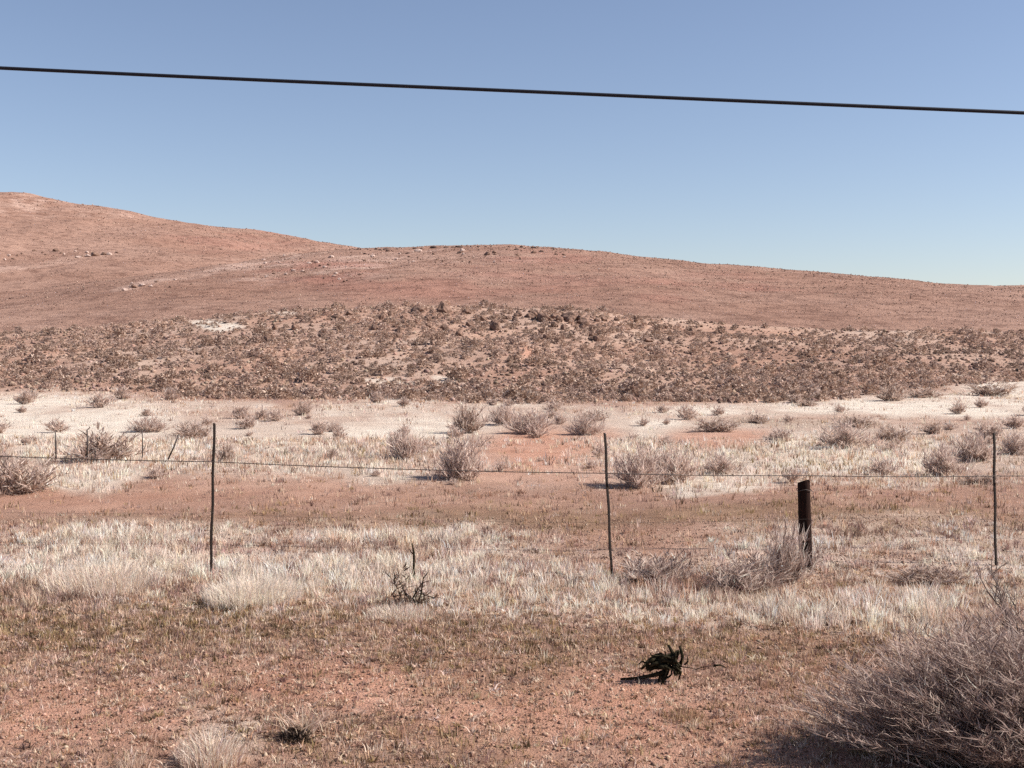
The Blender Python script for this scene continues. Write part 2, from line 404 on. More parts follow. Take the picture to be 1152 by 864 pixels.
# the flat beyond the fence
veld = grass_tufts(20000, 13.5, 30, 9, .07,
                   lambda X, Y, px, py, s, o, v, p: .045 + .06 * rng.random(len(X)) + .08 * s,
                   lambda Y: .003 + .00045 * Y,
                   lambda X, Y, px, py, s, o, v, p: choose([.25 + 1.0 * s + p, .5 - .4 * s, .1 + .7 * v, .2 - .1 * s, 2.0 * s], [STRAW, BROWN, OLIV, MAUVE, WHITE]),
                   lambda X, Y, px, py, s, o, v, p: np.clip(.5 + .5 * fbm(X * .35, Y * .35, 4) - .45 * o + .1 * s, .05, 1))
far = grass_tufts(13000, 28, 66, 7, .12,
                  lambda X, Y, px, py, s, o, v, p: .07 + .09 * rng.random(len(X)),
                  lambda Y: .003 + .00045 * Y,
                  lambda X, Y, px, py, s, o, v, p: choose([.3 + .4 * s, .4 - .3 * s, .25 * v, .3 - .2 * s, 2.0 * s], [STRAW, BROWN, OLIV, MAUVE, WHITE]),
                  lambda X, Y, px, py, s, o, v, p: np.clip(.45 + .5 * fbm(X * .2, Y * .2, 4) - .3 * o - .2 * s, .04, 1))
stuff('veld_grass', [veld, far], M_GRASS, 'thin dry grass over the flat between the fence and the rocky rise', 'grass')

# clods and pebbles in the foreground
def octa(C, R, tint, squash=.7):
    n = len(C)
    d = np.array([[1, 0, 0], [0, 1, 0], [-1, 0, 0], [0, -1, 0], [0, 0, 1], [0, 0, -1.]])
    a = rng.random(n) * 2 * PI; ca, sa = np.cos(a), np.sin(a)
    base = np.repeat(d[None], n, 0) * (.6 + .7 * rng.random((n, 6, 1)))
    x = base[..., 0] * ca[:, None] - base[..., 1] * sa[:, None]; y = base[..., 0] * sa[:, None] + base[..., 1] * ca[:, None]
    V = np.stack([x, y, base[..., 2] * squash], -1) * R[:, None, None] + .25 * R[:, None, None] * rng.normal(size=(n, 6, 3)) * .6 + C[:, None]
    f = np.array([[0, 1, 4], [1, 2, 4], [2, 3, 4], [3, 0, 4], [1, 0, 5], [2, 1, 5], [3, 2, 5], [0, 3, 5]])
    F = (np.arange(n)[:, None, None] * 6 + f[None]).reshape(-1, 3)
    return V.reshape(-1, 3), F, np.repeat(tint, 6, 0)
X, Y = scatter(60000, 4.6, 16)
R = .004 + .014 * rng.random(len(X)) ** 4
clx, cly = scatter(22000, 4.6, 13)
clr = .007 + .012 * rng.random(len(clx)) ** 2
clod = octa(np.stack([clx, cly, h_ground(clx, cly) + clr * .15], 1), clr, pick([(.40, .245, .175), (.47, .305, .225), (.33, .20, .145), (.55, .40, .30), (.25, .155, .11)], len(clx)), .8)
peb = octa(np.stack([X, Y, h_ground(X, Y) + R * .2], 1), R, pick([(.34, .20, .145), (.42, .27, .20), (.25, .15, .11), (.5, .37, .29)], len(X)))
stuff('pebbles', [peb, clod], M_FAR, 'small clods and pebbles lying on the reddish soil', 'pebbles')

# far hillside growth: dots too many to count
def hill_dots(n, hf, y0, y1, xw, r0, r1, other, pal, dens):
    Y = y0 + (y1 - y0) * rng.random(n); X = (rng.random(n) * 2 - 1) * xw * Y + 0
    Z = hf(X, Y)
    k = (Z >= other(X, Y) - .2) & (rng.random(n) < np.clip(.55 + .8 * fbm(X * .06, Y * .06, 4), dens, 1))
    X, Y, Z = X[k], Y[k], Z[k]
    R = (r0 + (r1 - r0) * rng.random(len(X)) ** 2.5) * Y / y1
    return octa(np.stack([X, Y, Z + R * .25], 1), R, pick(pal, len(X), .18), .75)
HP = [(.19, .112, .09), (.25, .15, .117), (.14, .083, .067), (.42, .28, .22), (.56, .41, .33)]
hd = [hill_dots(52000, h_main, 170, 424, .46, .09, .34, h_left, HP, .2), hill_dots(34000, h_left, 380, 642, .46, .14, .46, h_main, HP, .2)]
stuff('hillside_scrub', hd, M_FAR, 'fine scatter of low scrub and stones over the far hills', 'scrub')

# ------------------------------------------------------------------ shrubs
def shrub_meshes(kind, seed, n_stem, per, width, tw, pal, up=.5, spiky=0.0, sr=.008, along=.6, tilt=(0, 0), sm=None, rough=.6):
    """unit shrub: about 1 across and 1 tall, woody stems and fine twigs"""
    r = np.random.default_rng(seed); rnd = random.Random(seed)
    stems = []; P0 = []; P1 = []
    for s in range(n_stem):
        a = r.random() * 2 * PI; e = math.asin(min(.99, .12 + .88 * r.random() ** .8))
        if spiky: e = max(e, spiky)
        q = .42 + .58 * r.random() ** .8
        lump = 1 + .22 * math.sin(3 * a + seed) + .13 * math.sin(7 * a + 2 * seed)
        end = np.array([.5 * math.cos(e) * math.cos(a) * q * lump, .5 * math.cos(e) * math.sin(a) * q * lump, math.sin(e) * q * (.8 + .2 * lump)])
        st = np.array([.10 * r.normal(), .10 * r.normal(), -.02])
        mid = (st + end) * .5 + np.array([.05 * r.normal(), .05 * r.normal(), -.05 + .05 * r.normal()])
        pts = [st, mid, end]
        if s % 3 == 0: stems.append(tube(pts, [sr, sr * .7, sr * .25], 4, cap=False))
        t = r.random(per) ** .7 * .85 + .15
        b = ((1 - t) ** 2)[:, None] * st + (2 * t * (1 - t))[:, None] * mid + (t ** 2)[:, None] * end
        d = (end - st) / np.linalg.norm(end - st)
        dv = d[None] * along + r.normal(size=(per, 3)) * rough + np.array([tilt[0], tilt[1], up])
        dv /= np.linalg.norm(dv, axis=1, keepdims=True)
        ln = tw * (.4 + .9 * r.random((per, 1)))
        P0.append(b); P1.append(b + dv * ln)
    P0 = np.concatenate(P0); P1 = np.concatenate(P1); n = len(P0)
    P1[:, 2] = np.maximum(P1[:, 2], .01)
    d = P1 - P0; w = np.cross(d, r.normal(size=(n, 3))); w /= np.linalg.norm(w, axis=1, keepdims=True) + 1e-9
    w *= (width * (.6 + .8 * r.random((n, 1))))
    mid = P0 + d * .55 + r.normal(size=(n, 3)) * .05 * tw
    pl = np.array(pal)[r.integers(0, len(pal), n)] * (1 + .15 * r.normal(size=(n, 1)))
    pl = np.clip(pl, .015, .8)
    V = np.stack([P0 - w * .5, P0 + w * .5, mid - w * .45, mid + w * .45, P1], 1).reshape(-1, 3)
    i = np.arange(n)[:, None] * 5
    F = np.concatenate([i + [0, 1, 3], i + [0, 3, 2], i + [2, 3, 4]], 1).reshape(-1, 3)
    T = np.repeat(pl, 5, 0)
    sv, sf = merge(stems)
    return make_mesh(kind + '_foliage', V, F, M_LEAF, tint=T), make_mesh(kind + '_stem', sv, sf, sm or M_STEM)
GREYP = [(.66, .53, .46), (.55, .42, .36), (.74, .61, .53), (.40, .29, .245), (.62, .49, .42)]
BROWNP = [(.42, .30, .235), (.30, .205, .16), (.52, .385, .31), (.20, .13, .10), (.58, .45, .37)]
DARKP = [(.07, .05, .035), (.12, .085, .06), (.05, .035, .03), (.16, .11, .085)]
KINDS = {
    'grey': [shrub_meshes('grey', s, 80, 17, .013, .27, GREYP, 1.2, .1, .005, .8, (0, 0), M_PALESTEM) for s in (1, 2, 3)],
    'brown': [shrub_meshes('brown', s, 60, 19, .015, .24, BROWNP + GREYP[:3], .9, .15, .006, .7, (0, 0), M_PALESTEM) for s in (4, 5, 6)],
    'small': [shrub_meshes('small', s, 34, 18, .026, .26, GREYP + BROWNP[2:3], .9, .1, .006, .8, (0, 0), M_PALESTEM) for s in (7, 8, 9, 10)],
}
PROTO = {}
def shrub(kind, var, loc, w, h, name, label, cat='shrub', group=None, rz=None, depth=None):
    key = (kind, var % len(KINDS[kind]), name)
    if key not in PROTO:
        o = empty(name, loc, label, cat, group)
        fm, sm = KINDS[kind][key[1]]
        obj('foliage', fm, o); obj('stem', sm, o)
        PROTO[key] = o
    else:
        o = copy_tree(PROTO[key]); o['label'] = label; o['category'] = cat
        if group: o['group'] = group
        elif 'group' in o: del o['group']
    o.location = loc; o.scale = (w, depth or w * .9, h); o.rotation_euler = (0, 0, rng.random() * 6.28 if rz is None else rz)
    return o
GS = 'shrubs on the flat beyond the fence'
MID = [  # px, base py, width px, height px, kind, label
    (20, 556, 100, 46, 'brown', 'dark brown shrub on the flat cut by the left frame edge'),
    (116, 521, 98, 40, 'brown', 'wide dark brown shrub behind the thin fence droppers'),
    (214, 496, 50, 22, 'brown', 'ragged dark shrub on pale sand just left of the tallest steel post top'),
    (168, 488, 52, 20, 'grey', 'greyish low shrub on pale sand beside the ragged dark shrub'),
    (255, 520, 28, 22, 'brown', 'small olive brown shrub just right of the left steel post'),
    (341, 469, 26, 18, 'brown', 'lone small brown shrub at the far edge of the sand, left of centre'),
    (376, 488, 28, 13, 'grey', 'small flat grey shrub on the sand left of the large bare sand patch'),
    (374, 518, 22, 13, 'brown', 'small brown shrub below the flat grey shrub left of centre'),
    (516, 541, 78, 56, 'grey', 'large pale grey wispy shrub left of the orange bare soil'),
    (457, 517, 54, 34, 'grey', 'mid size grey shrub next to the large pale wispy shrub'),
    (526, 489, 48, 38, 'brown', 'tall brown grey shrub at the right end of the bare sand'),
    (597, 490, 60, 32, 'grey', 'broad grey shrub directly behind the orange bare soil'),
    (566, 480, 34, 26, 'grey', 'narrow grey shrub between the tall brown shrub and the broad grey one'),
    (660, 491, 46, 26, 'grey', 'grey brown shrub behind the top of the middle steel post'),
    (668, 475, 40, 14, 'brown', 'low dark shrub behind the grey brown one near the middle steel post'),
    (718, 550, 76, 52, 'grey', 'big pale grey shrub just right of the middle steel post'),
    (762, 545, 70, 42, 'grey', 'pale grey shrub touching the big one right of the middle steel post'),
    (812, 535, 52, 26, 'grey', 'low pale shrub at the right end of the pale clump above the wooden post'),
    (806, 487, 60, 17, 'brown', 'low brown shrub behind the reddish soil patch right of the middle post'),
    (852, 478, 36, 12, 'brown', 'small brown shrub at the edge of the far sand strip right of centre'),
    (952, 506, 76, 34, 'grey', 'grey feathery shrub on the pale sand beyond the wooden post'),
    (1002, 498, 50, 20, 'brown', 'brown shrub right beside the grey feathery shrub on the sand'),
    (962, 482, 60, 14, 'brown', 'flat brown shrub behind the grey feathery shrub on the sand'),
    (1062, 537, 58, 40, 'grey', 'ball shaped grey brown shrub left of the right steel post'),
    (1096, 520, 56, 34, 'grey', 'tall grey shrub behind the right steel post'),
    (1050, 490, 34, 16, 'brown', 'small dark shrub left of the top of the right steel post'),
    (1142, 512, 52, 28, 'grey', 'grey shrub at the right frame edge behind the steel post'),
    (1104, 546, 50, 14, 'brown', 'low dark tuft shrub beneath the wire at the right steel post'),
    (1002, 453, 46, 20, 'brown', 'brown shrub alone at the foot of the rise on the right'),
    (1040, 449, 54, 13, 'brown', 'low brown shrub on the far sand strip, middle of three at right'),
    (1116, 447, 72, 17, 'brown', 'wide brown shrub on the far sand strip near the right edge'),
    (908, 459, 34, 9, 'brown', 'small flat brown shrub on the far sand strip above the wooden post'),
    (300, 565, 0, 0, '', ''),
]
for i, (px, py, w, h, kd, lab) in enumerate(MID):
    if not kd: continue
    p = on_terrain(px, py - 2); s = p.y / FPX
    shrub(kd, i, p, w * s * 1.05, h * s * 1.0, 'shrub', lab, 'shrub', GS)
# small low tufts scattered over the far sand, alike
for i in range(96):
    px = rng.uniform(-20, 1170); py = rng.uniform(449, 503) if i % 4 else rng.uniform(500, 545)
    p = on_terrain(px, py); s = p.y / FPX; w = rng.uniform(10, 22) + 22 * rng.random() ** 3
    shrub('small', i, p, w * s, w * s * rng.uniform(.4, .65), 'low_shrub', 'one of many low dry tufts dotted over the pale flat beyond the fence', 'shrub', 'low dry tufts on the flat')

# growth on the rise: bushes
def bush_cloud(r, n, size, pal):
    e = np.arcsin(np.clip(r.random(n) ** .8, 0, 1)); a = r.random(n) * 2 * PI; q = .55 + .45 * r.random(n) ** .5
    lump = 1 + .2 * np.sin(3 * a + r.random() * 6) + .15 * np.sin(5 * a + r.random() * 6)
    C = np.stack([.5 * np.cos(e) * np.cos(a) * q * lump, .5 * np.cos(e) * np.sin(a) * q * lump, .9 * np.sin(e) * q], 1)
    d1 = r.normal(size=(n, 3)) + np.stack([C[:, 0] * 2, C[:, 1] * 2, C[:, 2] + .6], 1); d1 /= np.linalg.norm(d1, axis=1, keepdims=True)
    d2 = np.cross(d1, r.normal(size=(n, 3))); d2 /= np.linalg.norm(d2, axis=1, keepdims=True)
    s = size * (.6 + .8 * r.random((n, 1)))
    V = np.stack([C - d2 * s * .5, C + d2 * s * .5, C + d1 * s * 1.4], 1).reshape(-1, 3)
    F = np.arange(n * 3).reshape(-1, 3)
    T = np.clip(np.array(pal)[r.integers(0, len(pal), n)] * (1 + .15 * r.normal(size=(n, 1))), .01, .8)
    return V, F, np.repeat(T, 3, 0)
SCRUBP = [(.40, .28, .215), (.28, .185, .14), (.50, .36, .285), (.62, .48, .39), (.34, .23, .175)]
SCRUBP2 = [(.48, .355, .29), (.37, .26, .21), (.62, .48, .40), (.28, .19, .155)]
BV = [bush_cloud(np.random.default_rng(40 + k), 250, .125, SCRUBP if k % 3 else SCRUBP2) for k in range(8)]
BM = [make_mesh('scrub_bush', v, f, M_FAR, tint=t) for v, f, t in BV]
cand = []
for i in range(14000):
    Y = 48 + 58 * rng.random() ** 1.05; X = rng.uniform(-1, 1) * (Y * .43 + 4)
    cand.append((X, Y))
cand = np.array(cand)
zz = zones(cand[:, 0], cand[:, 1]); dens = np.clip(.60 + .9 * fbm(cand[:, 0] * .10, cand[:, 1] * .10, 4), .06, 1) * (1 - .75 * zz[2] * sstep(62, 66, cand[:, 1])) * (1 - .8 * zz[3])
_, epy = project(cand[:, 0], cand[:, 1], h_ground(cand[:, 0], cand[:, 1]))
EDGE = ([-200, 0, 150, 300, 400, 760, 880, 960, 1050, 1152, 1400], [440, 440.5, 443, 447, 451, 453, 452, 446, 437, 429, 424])
def rise_edge(X, Y):
    px, py = project(X, Y, h_ground(X, Y))
    return sstep(-1.5, 1.5, np.interp(px, *EDGE) - py + 8 * fbm(X * .16, Y * .05, 4))
edge = rise_edge(cand[:, 0], cand[:, 1])
cand = cand[rng.random(len(cand)) < dens * edge]
acc = []; cell = {}
for X, Y in cand:                                # keep them apart
    w = (.22 + .40 * random.random() ** 1.3 + .65 * random.random() ** 8) * (1 - .0015 * (Y - 60))
    key = (int(X / 1.2), int(Y / 1.2)); ok = True
    for ii in (-1, 0, 1):
        for jj in (-1, 0, 1):
            for (x2, y2, w2) in cell.get((key[0] + ii, key[1] + jj), ()):
                if (x2 - X) ** 2 + ((y2 - Y) * .9) ** 2 < (.44 * (w + w2)) ** 2: ok = False
    if ok: cell.setdefault(key, []).append((X, Y, w)); acc.append((X, Y, w))
acc = np.array(acc); acc = acc[np.argsort(-(acc[:, 2] / acc[:, 1]) * (np.abs(acc[:, 0] / acc[:, 1]) < .40))]
NIND = 280
rest = []
for i, (X, Y, w) in enumerate(acc):
    z = float(h_ground(np.array([X]), np.array([Y]))[0]); k = int(rng.integers(0, 8)); h = w * rng.uniform(.5, .85)
    if i < NIND:
        o = obj('scrub_bush', BM[k], None, (X, Y, z - .03)); o.scale = (w, w, h); o.rotation_euler = (0, 0, rng.random() * 6.28)
        tag(o, 'one of the many rounded dark brown scrub bushes on the rise below the hill', 'bush', 'scrub bushes on the rise')
    else:
        v, f, t = BV[k]; a = rng.random() * 6.28; ca, sa = math.cos(a), math.sin(a)
        sub = rng.random(len(f)) < .75
        vv = v.reshape(-1, 3, 3)[sub].reshape(-1, 3) * [w, w, h]
        vv = np.stack([vv[:, 0] * ca - vv[:, 1] * sa + X, vv[:, 0] * sa + vv[:, 1] * ca + Y, vv[:, 2] + z - .03], 1)
        tone_ = 1.0 + .35 * float(fbm(X * .1, Y * .1, 2))
        rest.append((vv, np.arange(len(vv)).reshape(-1, 3), t.reshape(-1, 3, 3)[sub].reshape(-1, 3) * rng.uniform(.8, 1.2) * tone_))
stuff('scrub_cover', rest, M_FAR, 'close cover of smaller brown scrub over the stony rise', 'scrub')
# low growth and stones between the bushes
n = 22000
Y = 48 + 59 * rng.random(n); X = (rng.random(n) * 2 - 1) * (Y * .43 + 4)
zz = zones(X, Y); k = rng.random(n) < (1 - .6 * zz[2]) * rise_edge(X, Y); X, Y = X[k], Y[k]
R = .05 + .14 * rng.random(len(X)) ** 2.5
st = octa(np.stack([X, Y, h_ground(X, Y) + R * .25], 1), R, pick([(.20, .13, .105), (.30, .20, .16), (.46, .33, .265), (.40, .28, .22), (.40, .27, .21)], len(X), .15), .7)
stuff('rise_rubble', [st], M_FAR, 'small stones and low tufts between the bushes of the rise', 'rubble')

# boulders
def rock_mesh(seed, mat, pointy=0.0):
    import bmesh
    bm = bmesh.new(); bmesh.ops.create_icosphere(bm, subdivisions=3, radius=.5)
    r = np.random.default_rng(seed); off = r.random(3) * 50
    planes = [(Vector(r.normal(size=3)).normalized(), .26 + .16 * r.random()) for _ in range(14)]
    for v in bm.verts:
        for nrm, d in planes:
            e = v.co.dot(nrm) - d
            if e > 0: v.co -= nrm * e * .9
        n_ = v.co.normalized()
        v.co += n_ * .08 * float(fbm(n_.x * 3 + off[0] + n_.z * 2, n_.y * 3 + off[1] - n_.z, 3))
        if pointy and v.co.z > 0: v.co.x *= 1 - pointy * v.co.z * 1.6; v.co.y *= 1 - pointy * v.co.z * 1.6; v.co.z *= 1.25
    me = bpy.data.meshes.new('boulder'); bm.to_mesh(me); bm.free(); me.materials.append(mat); return me
RM = [rock_mesh(s, M_ROCK) for s in range(5)]
DM = [rock_mesh(40 + s, M_DARKROCK) for s in range(3)]
PM = [rock_mesh(20 + s, M_PALEROCK) for s in range(3)]
def boulder(px, py, w, h, me, label, group, sink=.25):
    p = on_terrain(px, py); s = p.y / FPX
    o = obj('boulder', me, None, (p.x, p.y + w * s * .3, p.z + h * s * (.5 - sink))); o.scale = (w * s * 1.1, w * s, h * s * 1.15); o.rotation_euler = (0, 0, rng.random() * 6)
    return tag(o, label, 'rock', group)
GB = 'boulders along the crest of the rise'
boulder(500, 352, 20, 15, rock_mesh(33, M_ROCK, .42), 'pointed dark boulder standing highest on the crest of the rise', GB)
boulder(557, 372, 13, 14, RM[1], 'dark upright boulder a little below the crest, right of the pointed one', GB)
boulder(470, 352, 20, 11, RM[2], 'low dark boulder on the crest left of the pointed one', GB)
boulder(612, 361, 18, 13, RM[3], 'dark boulder at the left end of the cluster right of centre on the rise', GB)
boulder(641, 361, 16, 13, RM[4], 'dark boulder in the cluster right of centre, next to the tallest bush', GB)
boulder(656, 366, 16, 11, RM[0], 'dark boulder at the right end of the cluster on the rise', GB)
for i in range(70):
    px = rng.normal(540, 150) if i < 40 else rng.normal(600, 60)
    py = np.interp(px, [0, 200, 400, 500, 600, 700, 800, 1000], [380, 366, 352, 350, 352, 359, 369, 378]) + (rng.uniform(1, 30) if i < 40 else rng.uniform(0, 12))
    boulder(px, py, rng.uniform(6, 13), rng.uniform(5, 10), RM[i % 5], 'one of the small dark brown boulders among the bushes near the crest', 'small boulders near the crest')
GL = 'rocks on the far hills'
for i, (px, py, w, h, d) in enumerate([(62, 283, 8, 6, 1), (106, 288, 10, 6, 1), (116, 287, 7, 5, 1), (98, 289, 8, 4, 0), (88, 290, 8, 3, 0), (122, 287, 6, 4, 0), (150, 324, 8, 5, 1), (140, 327, 6, 4, 0), (160, 322, 7, 4, 0),
                                       (548, 287, 8, 5, 1), (556, 285, 6, 5, 1), (470, 283, 9, 4, 0), (520, 283, 7, 5, 0), (436, 283, 6, 4, 1), (600, 285, 6, 4, 1), (356, 296, 7, 4, 0), (330, 305, 7, 3, 0), (372, 290, 7, 4, 0), (300, 312, 6, 3, 0)] + [(rng.normal(80, 35), rng.normal(289, 4), rng.uniform(2.5, 5), rng.uniform(2, 3.5), int(q % 3 > 0)) for q in range(14)] + [(rng.normal(165, 22), rng.normal(320, 3), rng.uniform(2.5, 5), rng.uniform(2, 3), int(q % 3 == 0)) for q in range(10)] + [(rng.uniform(290, 420), rng.uniform(288, 318), rng.uniform(2.5, 5.5), rng.uniform(2, 3.5), int(q % 2)) for q in range(26)] + [(rng.uniform(430, 640), rng.uniform(283, 296), rng.uniform(2.5, 5.5), rng.uniform(2, 3.5), int(q % 3 > 0)) for q in range(22)]):
    boulder(px, py, w, h, RM[i % 5] if d else PM[i % 3], 'one of the scattered dark rocks on ledges of the far hills' if d else 'one of the scattered pale rocks on ledges of the far hills', GL)
for i, px in enumerate(list(rng.uniform(398, 668, 26)) + list(rng.normal(590, 40, 12))):
    dn = rng.random() ** 3 * 9 if i % 2 else 0
    p = on_terrain(px, np.interp(px, [400, 440, 500, 570, 640, 660], [281, 280.5, 278.5, 277.5, 281, 284]) + dn)
    s = p.y / FPX; w = 2.5 + 7 * rng.random() ** 2
    o = obj('rim_rock', DM[i % 3], None, (p.x, p.y, p.z)); o.scale = (w * s, w * s, rng.uniform(2, 4.5) * s * (.6 + w / 12)); o.rotation_euler = (0, 0, rng.random() * 6)
    tag(o, 'one of the flat dark rocks on and just below the skyline of the middle hill', 'rock', 'rim rocks on the skyline')

# ------------------------------------------------------------------ fence
def gz(x, y): return float(h_ground(np.array([x]), np.array([y]))[0])
def at_depth(px, py, Y):
    a, f, b = ray(px, py); return Vector((float(a / f * Y), Y, float(EYE + b / f * Y)))
def steel_post(top_px, base_px, label, wid):
    base = on_terrain(*base_px); top = at_depth(top_px[0], top_px[1], base.y)
    d = top - base; H = d.length
    o = empty('fence_post', base, label, 'fence post', 'steel posts of the wire fence')
    # three-finned section, driven into the ground
    prof = []
    for k in range(3):
        a = PI / 2 + k * 2 * PI / 3 + .4
        for da, r in ((-.16, wid), (.16, wid), (1.047, wid * .22)):
            prof.append((r * math.cos(a + da), r * math.sin(a + da)))
    zs = np.concatenate([[-.25], np.linspace(.02, H - .012, 12), [H]])
    V = []; F = []; n = len(prof)
    for j, z in enumerate(zs):
        t = z / H; sc = .82 if j == len(zs) - 1 else 1 + .05 * math.sin(j * 2.1)
        cx, cy = d.x * t + .004 * math.sin(j * 1.3), d.y * t
        V += [(cx + x * sc, cy + y * sc, d.z * t) for x, y in prof]
    for j in range(len(zs) - 1):
        for k in range(n):
            a, b = j * n + k, j * n + (k + 1) % n
            F += [(a, b, b + n), (a, b + n, a + n)]
    c = len(V); V.append((d.x, d.y, d.z)); F += [(c, (len(zs) - 1) * n + k, (len(zs) - 1) * n + (k + 1) % n) for k in range(n)]
    obj('shaft', make_mesh('post_shaft', V, F, M_STEEL), o)
    for hh in (.95, .6):
        t = hh / H; ring = [(d.x * t + .017 * math.cos(a), .017 * math.sin(a), d.z * t + .006 * math.sin(2 * a)) for a in np.linspace(0, 2 * PI, 9)]
        v, f = tube(ring, [.0022] * 9, 5)
        obj('wire_tie', make_mesh('wire_tie', v, f, M_WIRE), o)
    return o, base, d
p1, b1, d1 = steel_post((241, 476), (237, 644), 'tall dark steel fence post at the left, standing in white grass', .0145)
p2, b2, d2 = steel_post((680, 487), (688, 649), 'dark steel fence post leaning left, near the middle of the fence', .015)
p3, b3, d3 = steel_post((1118, 487), (1120, 636), 'straight brown steel fence post near the right edge', .0145)
# wooden post
wb = on_terrain(907, 641); wt = at_depth(904, 541, wb.y); wd = wt - wb
wp = empty('wooden_post', wb, 'short thick dark wooden fence post beside a grey bush', 'fence post')
V = []; F = []; S = 20; zs = np.concatenate([[-.3], np.linspace(0, wd.z - .015, 18), [wd.z]])
for j, z in enumerate(zs):
    t = z / wd.z
    for k in range(S):
        a = 2 * PI * k / S
        r = .066 * (1 - .06 * t) * (1 + .07 * float(fbm(math.cos(a) * 2.2 + 3, math.sin(a) * 2.2 + z * .8, 3)) - .10 * max(0, math.cos(a * 7 + 1)) ** 8)
        if j == len(zs) - 1: r *= .88
        V.append((wd.x * t + r * math.cos(a), r * math.sin(a), z + (.018 * math.cos(a + .6) if j >= len(zs) - 2 else 0)))
for j in range(len(zs) - 1):
    for k in range(S):
        a, b = j * S + k, j * S + (k + 1) % S; F += [(a, b, b + S), (a, b + S, a + S)]
c = len(V); V.append((wd.x, 0, wd.z - .004)); F += [(c, (len(zs) - 1) * S + k, (len(zs) - 1) * S + (k + 1) % S) for k in range(S)]
obj('shaft', make_mesh('wooden_shaft', V, F, M_WOOD), wp)
hz = wd.z * .90
v, f = tube([(wd.x * .9 + .072 * math.cos(a), .072 * math.sin(a), hz + .01 * math.sin(3 * a)) for a in np.linspace(0, 2 * PI, 17)], [.003] * 17, 5)
v2, f2 = tube([(wd.x * .9 + .06, -.02, hz), (wd.x * .9 + .085, -.035, hz - .02), (wd.x * .9 + .08, -.03, hz - .07), (wd.x * .9 + .068, -.02, hz - .08)], [.003] * 4, 5)
obj('wire_loop', make_mesh('wire_loop', *merge([(v, f), (v2, f2)]), M_WIRE), wp)
# wires
def fence_wire(pts, rad, label, barbs):
    P = []
    for (a, b) in zip(pts[:-1], pts[1:]):
        n = max(4, int((b - a).length / .25))
        for k in range(n):
            t = k / n; q = a.lerp(b, t); q.z -= .018 * 4 * t * (1 - t) * min(1, (b - a).length / 4) ; P.append(q)
    P.append(pts[-1]); o = P[0].copy()
    parts = [tube([p - o for p in P], [rad] * len(P), 6)]
    if barbs:
        L_ = 0
        for a, b in zip(P[:-1], P[1:]):
            for t in (.25, .75):
                c_ = a.lerp(b, t) - o
                for q in range(2):
                    dv = Vector((random.uniform(-.4, .4), random.uniform(-1, 1), random.uniform(-1, 1))).normalized() * .016
                    parts.append(tube([c_ - dv, c_ + dv], [rad * .6, rad * .3], 4))
    me = make_mesh('fence_wire', *merge(parts), M_WIRE)
    w = obj('fence_wire', me, None, o); return tag(w, label, 'wire', 'strands of the wire fence')
def strand(y1, y2, y3, y4, yl, yr):
    ex_l = b1 + (b1 - b2) * 1.6; ex_r = b3 + (b3 - b2) * 1.2
    A = at_depth(238.5 + 0, y1, b1.y - .03); B = at_depth(683, y2, b2.y - .03); W = at_depth(904, y3, wb.y - .07); C_ = at_depth(1118.5, y4, b3.y - .03)
    l = A + (A - B) * .9; l.z += (A.z - l.z) + yl; r = C_ + (C_ - B) * 1.0; r.z = C_.z + yr
    return [l, A, B, W, C_, r]
fence_wire(strand(519.5, 532.5, 551 - 16, 535.5, .08, 0), .0042, 'barbed upper strand of the fence crossing in front of the flat', True)
fence_wire(strand(578, 588, 584, 577, 0, 0), .001, 'thin plain middle strand of the fence', False)
fence_wire(strand(612, 619, 612, 606, 0, 0), .0009, 'thin plain lowest strand of the fence near the grass', False)
def dropper(top, bot, label, rad=.0075):
    a = at_depth(*top, b1.y + .01); b = at_depth(*bot, b1.y + .01); m = a.lerp(b, .5) + Vector((.004, 0, 0))
    v, f = tube([b - b, m - b, a - b], [rad, rad * 1.1, rad * .8], 6, .1)
    tag(obj('fence_dropper', make_mesh('fence_dropper', v, f, M_WIRE), None, b), label, 'fence dropper', 'thin droppers hung on the fence')
dropper((62, 484), (63, 515), 'thin upright fence dropper nearest the left frame edge')
dropper((98, 483), (98, 514), 'thin upright fence dropper standing before the wide dark shrub')
dropper((160, 484), (160, 515), 'faint thin fence dropper left of the slanting one', .0055)
dropper((201, 489), (189, 517), 'short slanting fence dropper left of the steel post')

# overhead cable
cp = [at_depth(px, py, Yd) for px, py, Yd in ((-2600, -70, 14.569), (-1400, 6, 14.140), (-500, 52, 13.798), (0, 76.5, 13.626), (288, 89.8, 13.541), (576, 102.2, 13.455), (864, 114.8, 13.369), (1152, 127, 13.284), (1700, 150, 13.112), (2800, 192, 12.855))]
c0 = cp[0].copy()
def smooth_pts(P, n=6):
    out = []
    for i in range(len(P) - 1):
        p0, p1_, p2_, p3_ = P[max(i - 1, 0)], P[i], P[i + 1], P[min(i + 2, len(P) - 1)]
        for k in range(n):
            t = k / n
            out.append(.5 * ((2 * p1_) + (p2_ - p0) * t + (2 * p0 - 5 * p1_ + 4 * p2_ - p3_) * t * t + (3 * p1_ - p0 - 3 * p2_ + p3_) * t ** 3))
    out.append(P[-1]); return out
cs = [p - c0 for p in smooth_pts(cp)]
v, f = tube(cs, [.0195] * len(cs), 10)
tag(obj('overhead_cable', make_mesh('overhead_cable', v, f, M_RUBBER, smooth=True), None, c0), 'black overhead cable crossing the whole sky, sloping down to the right', 'cable')

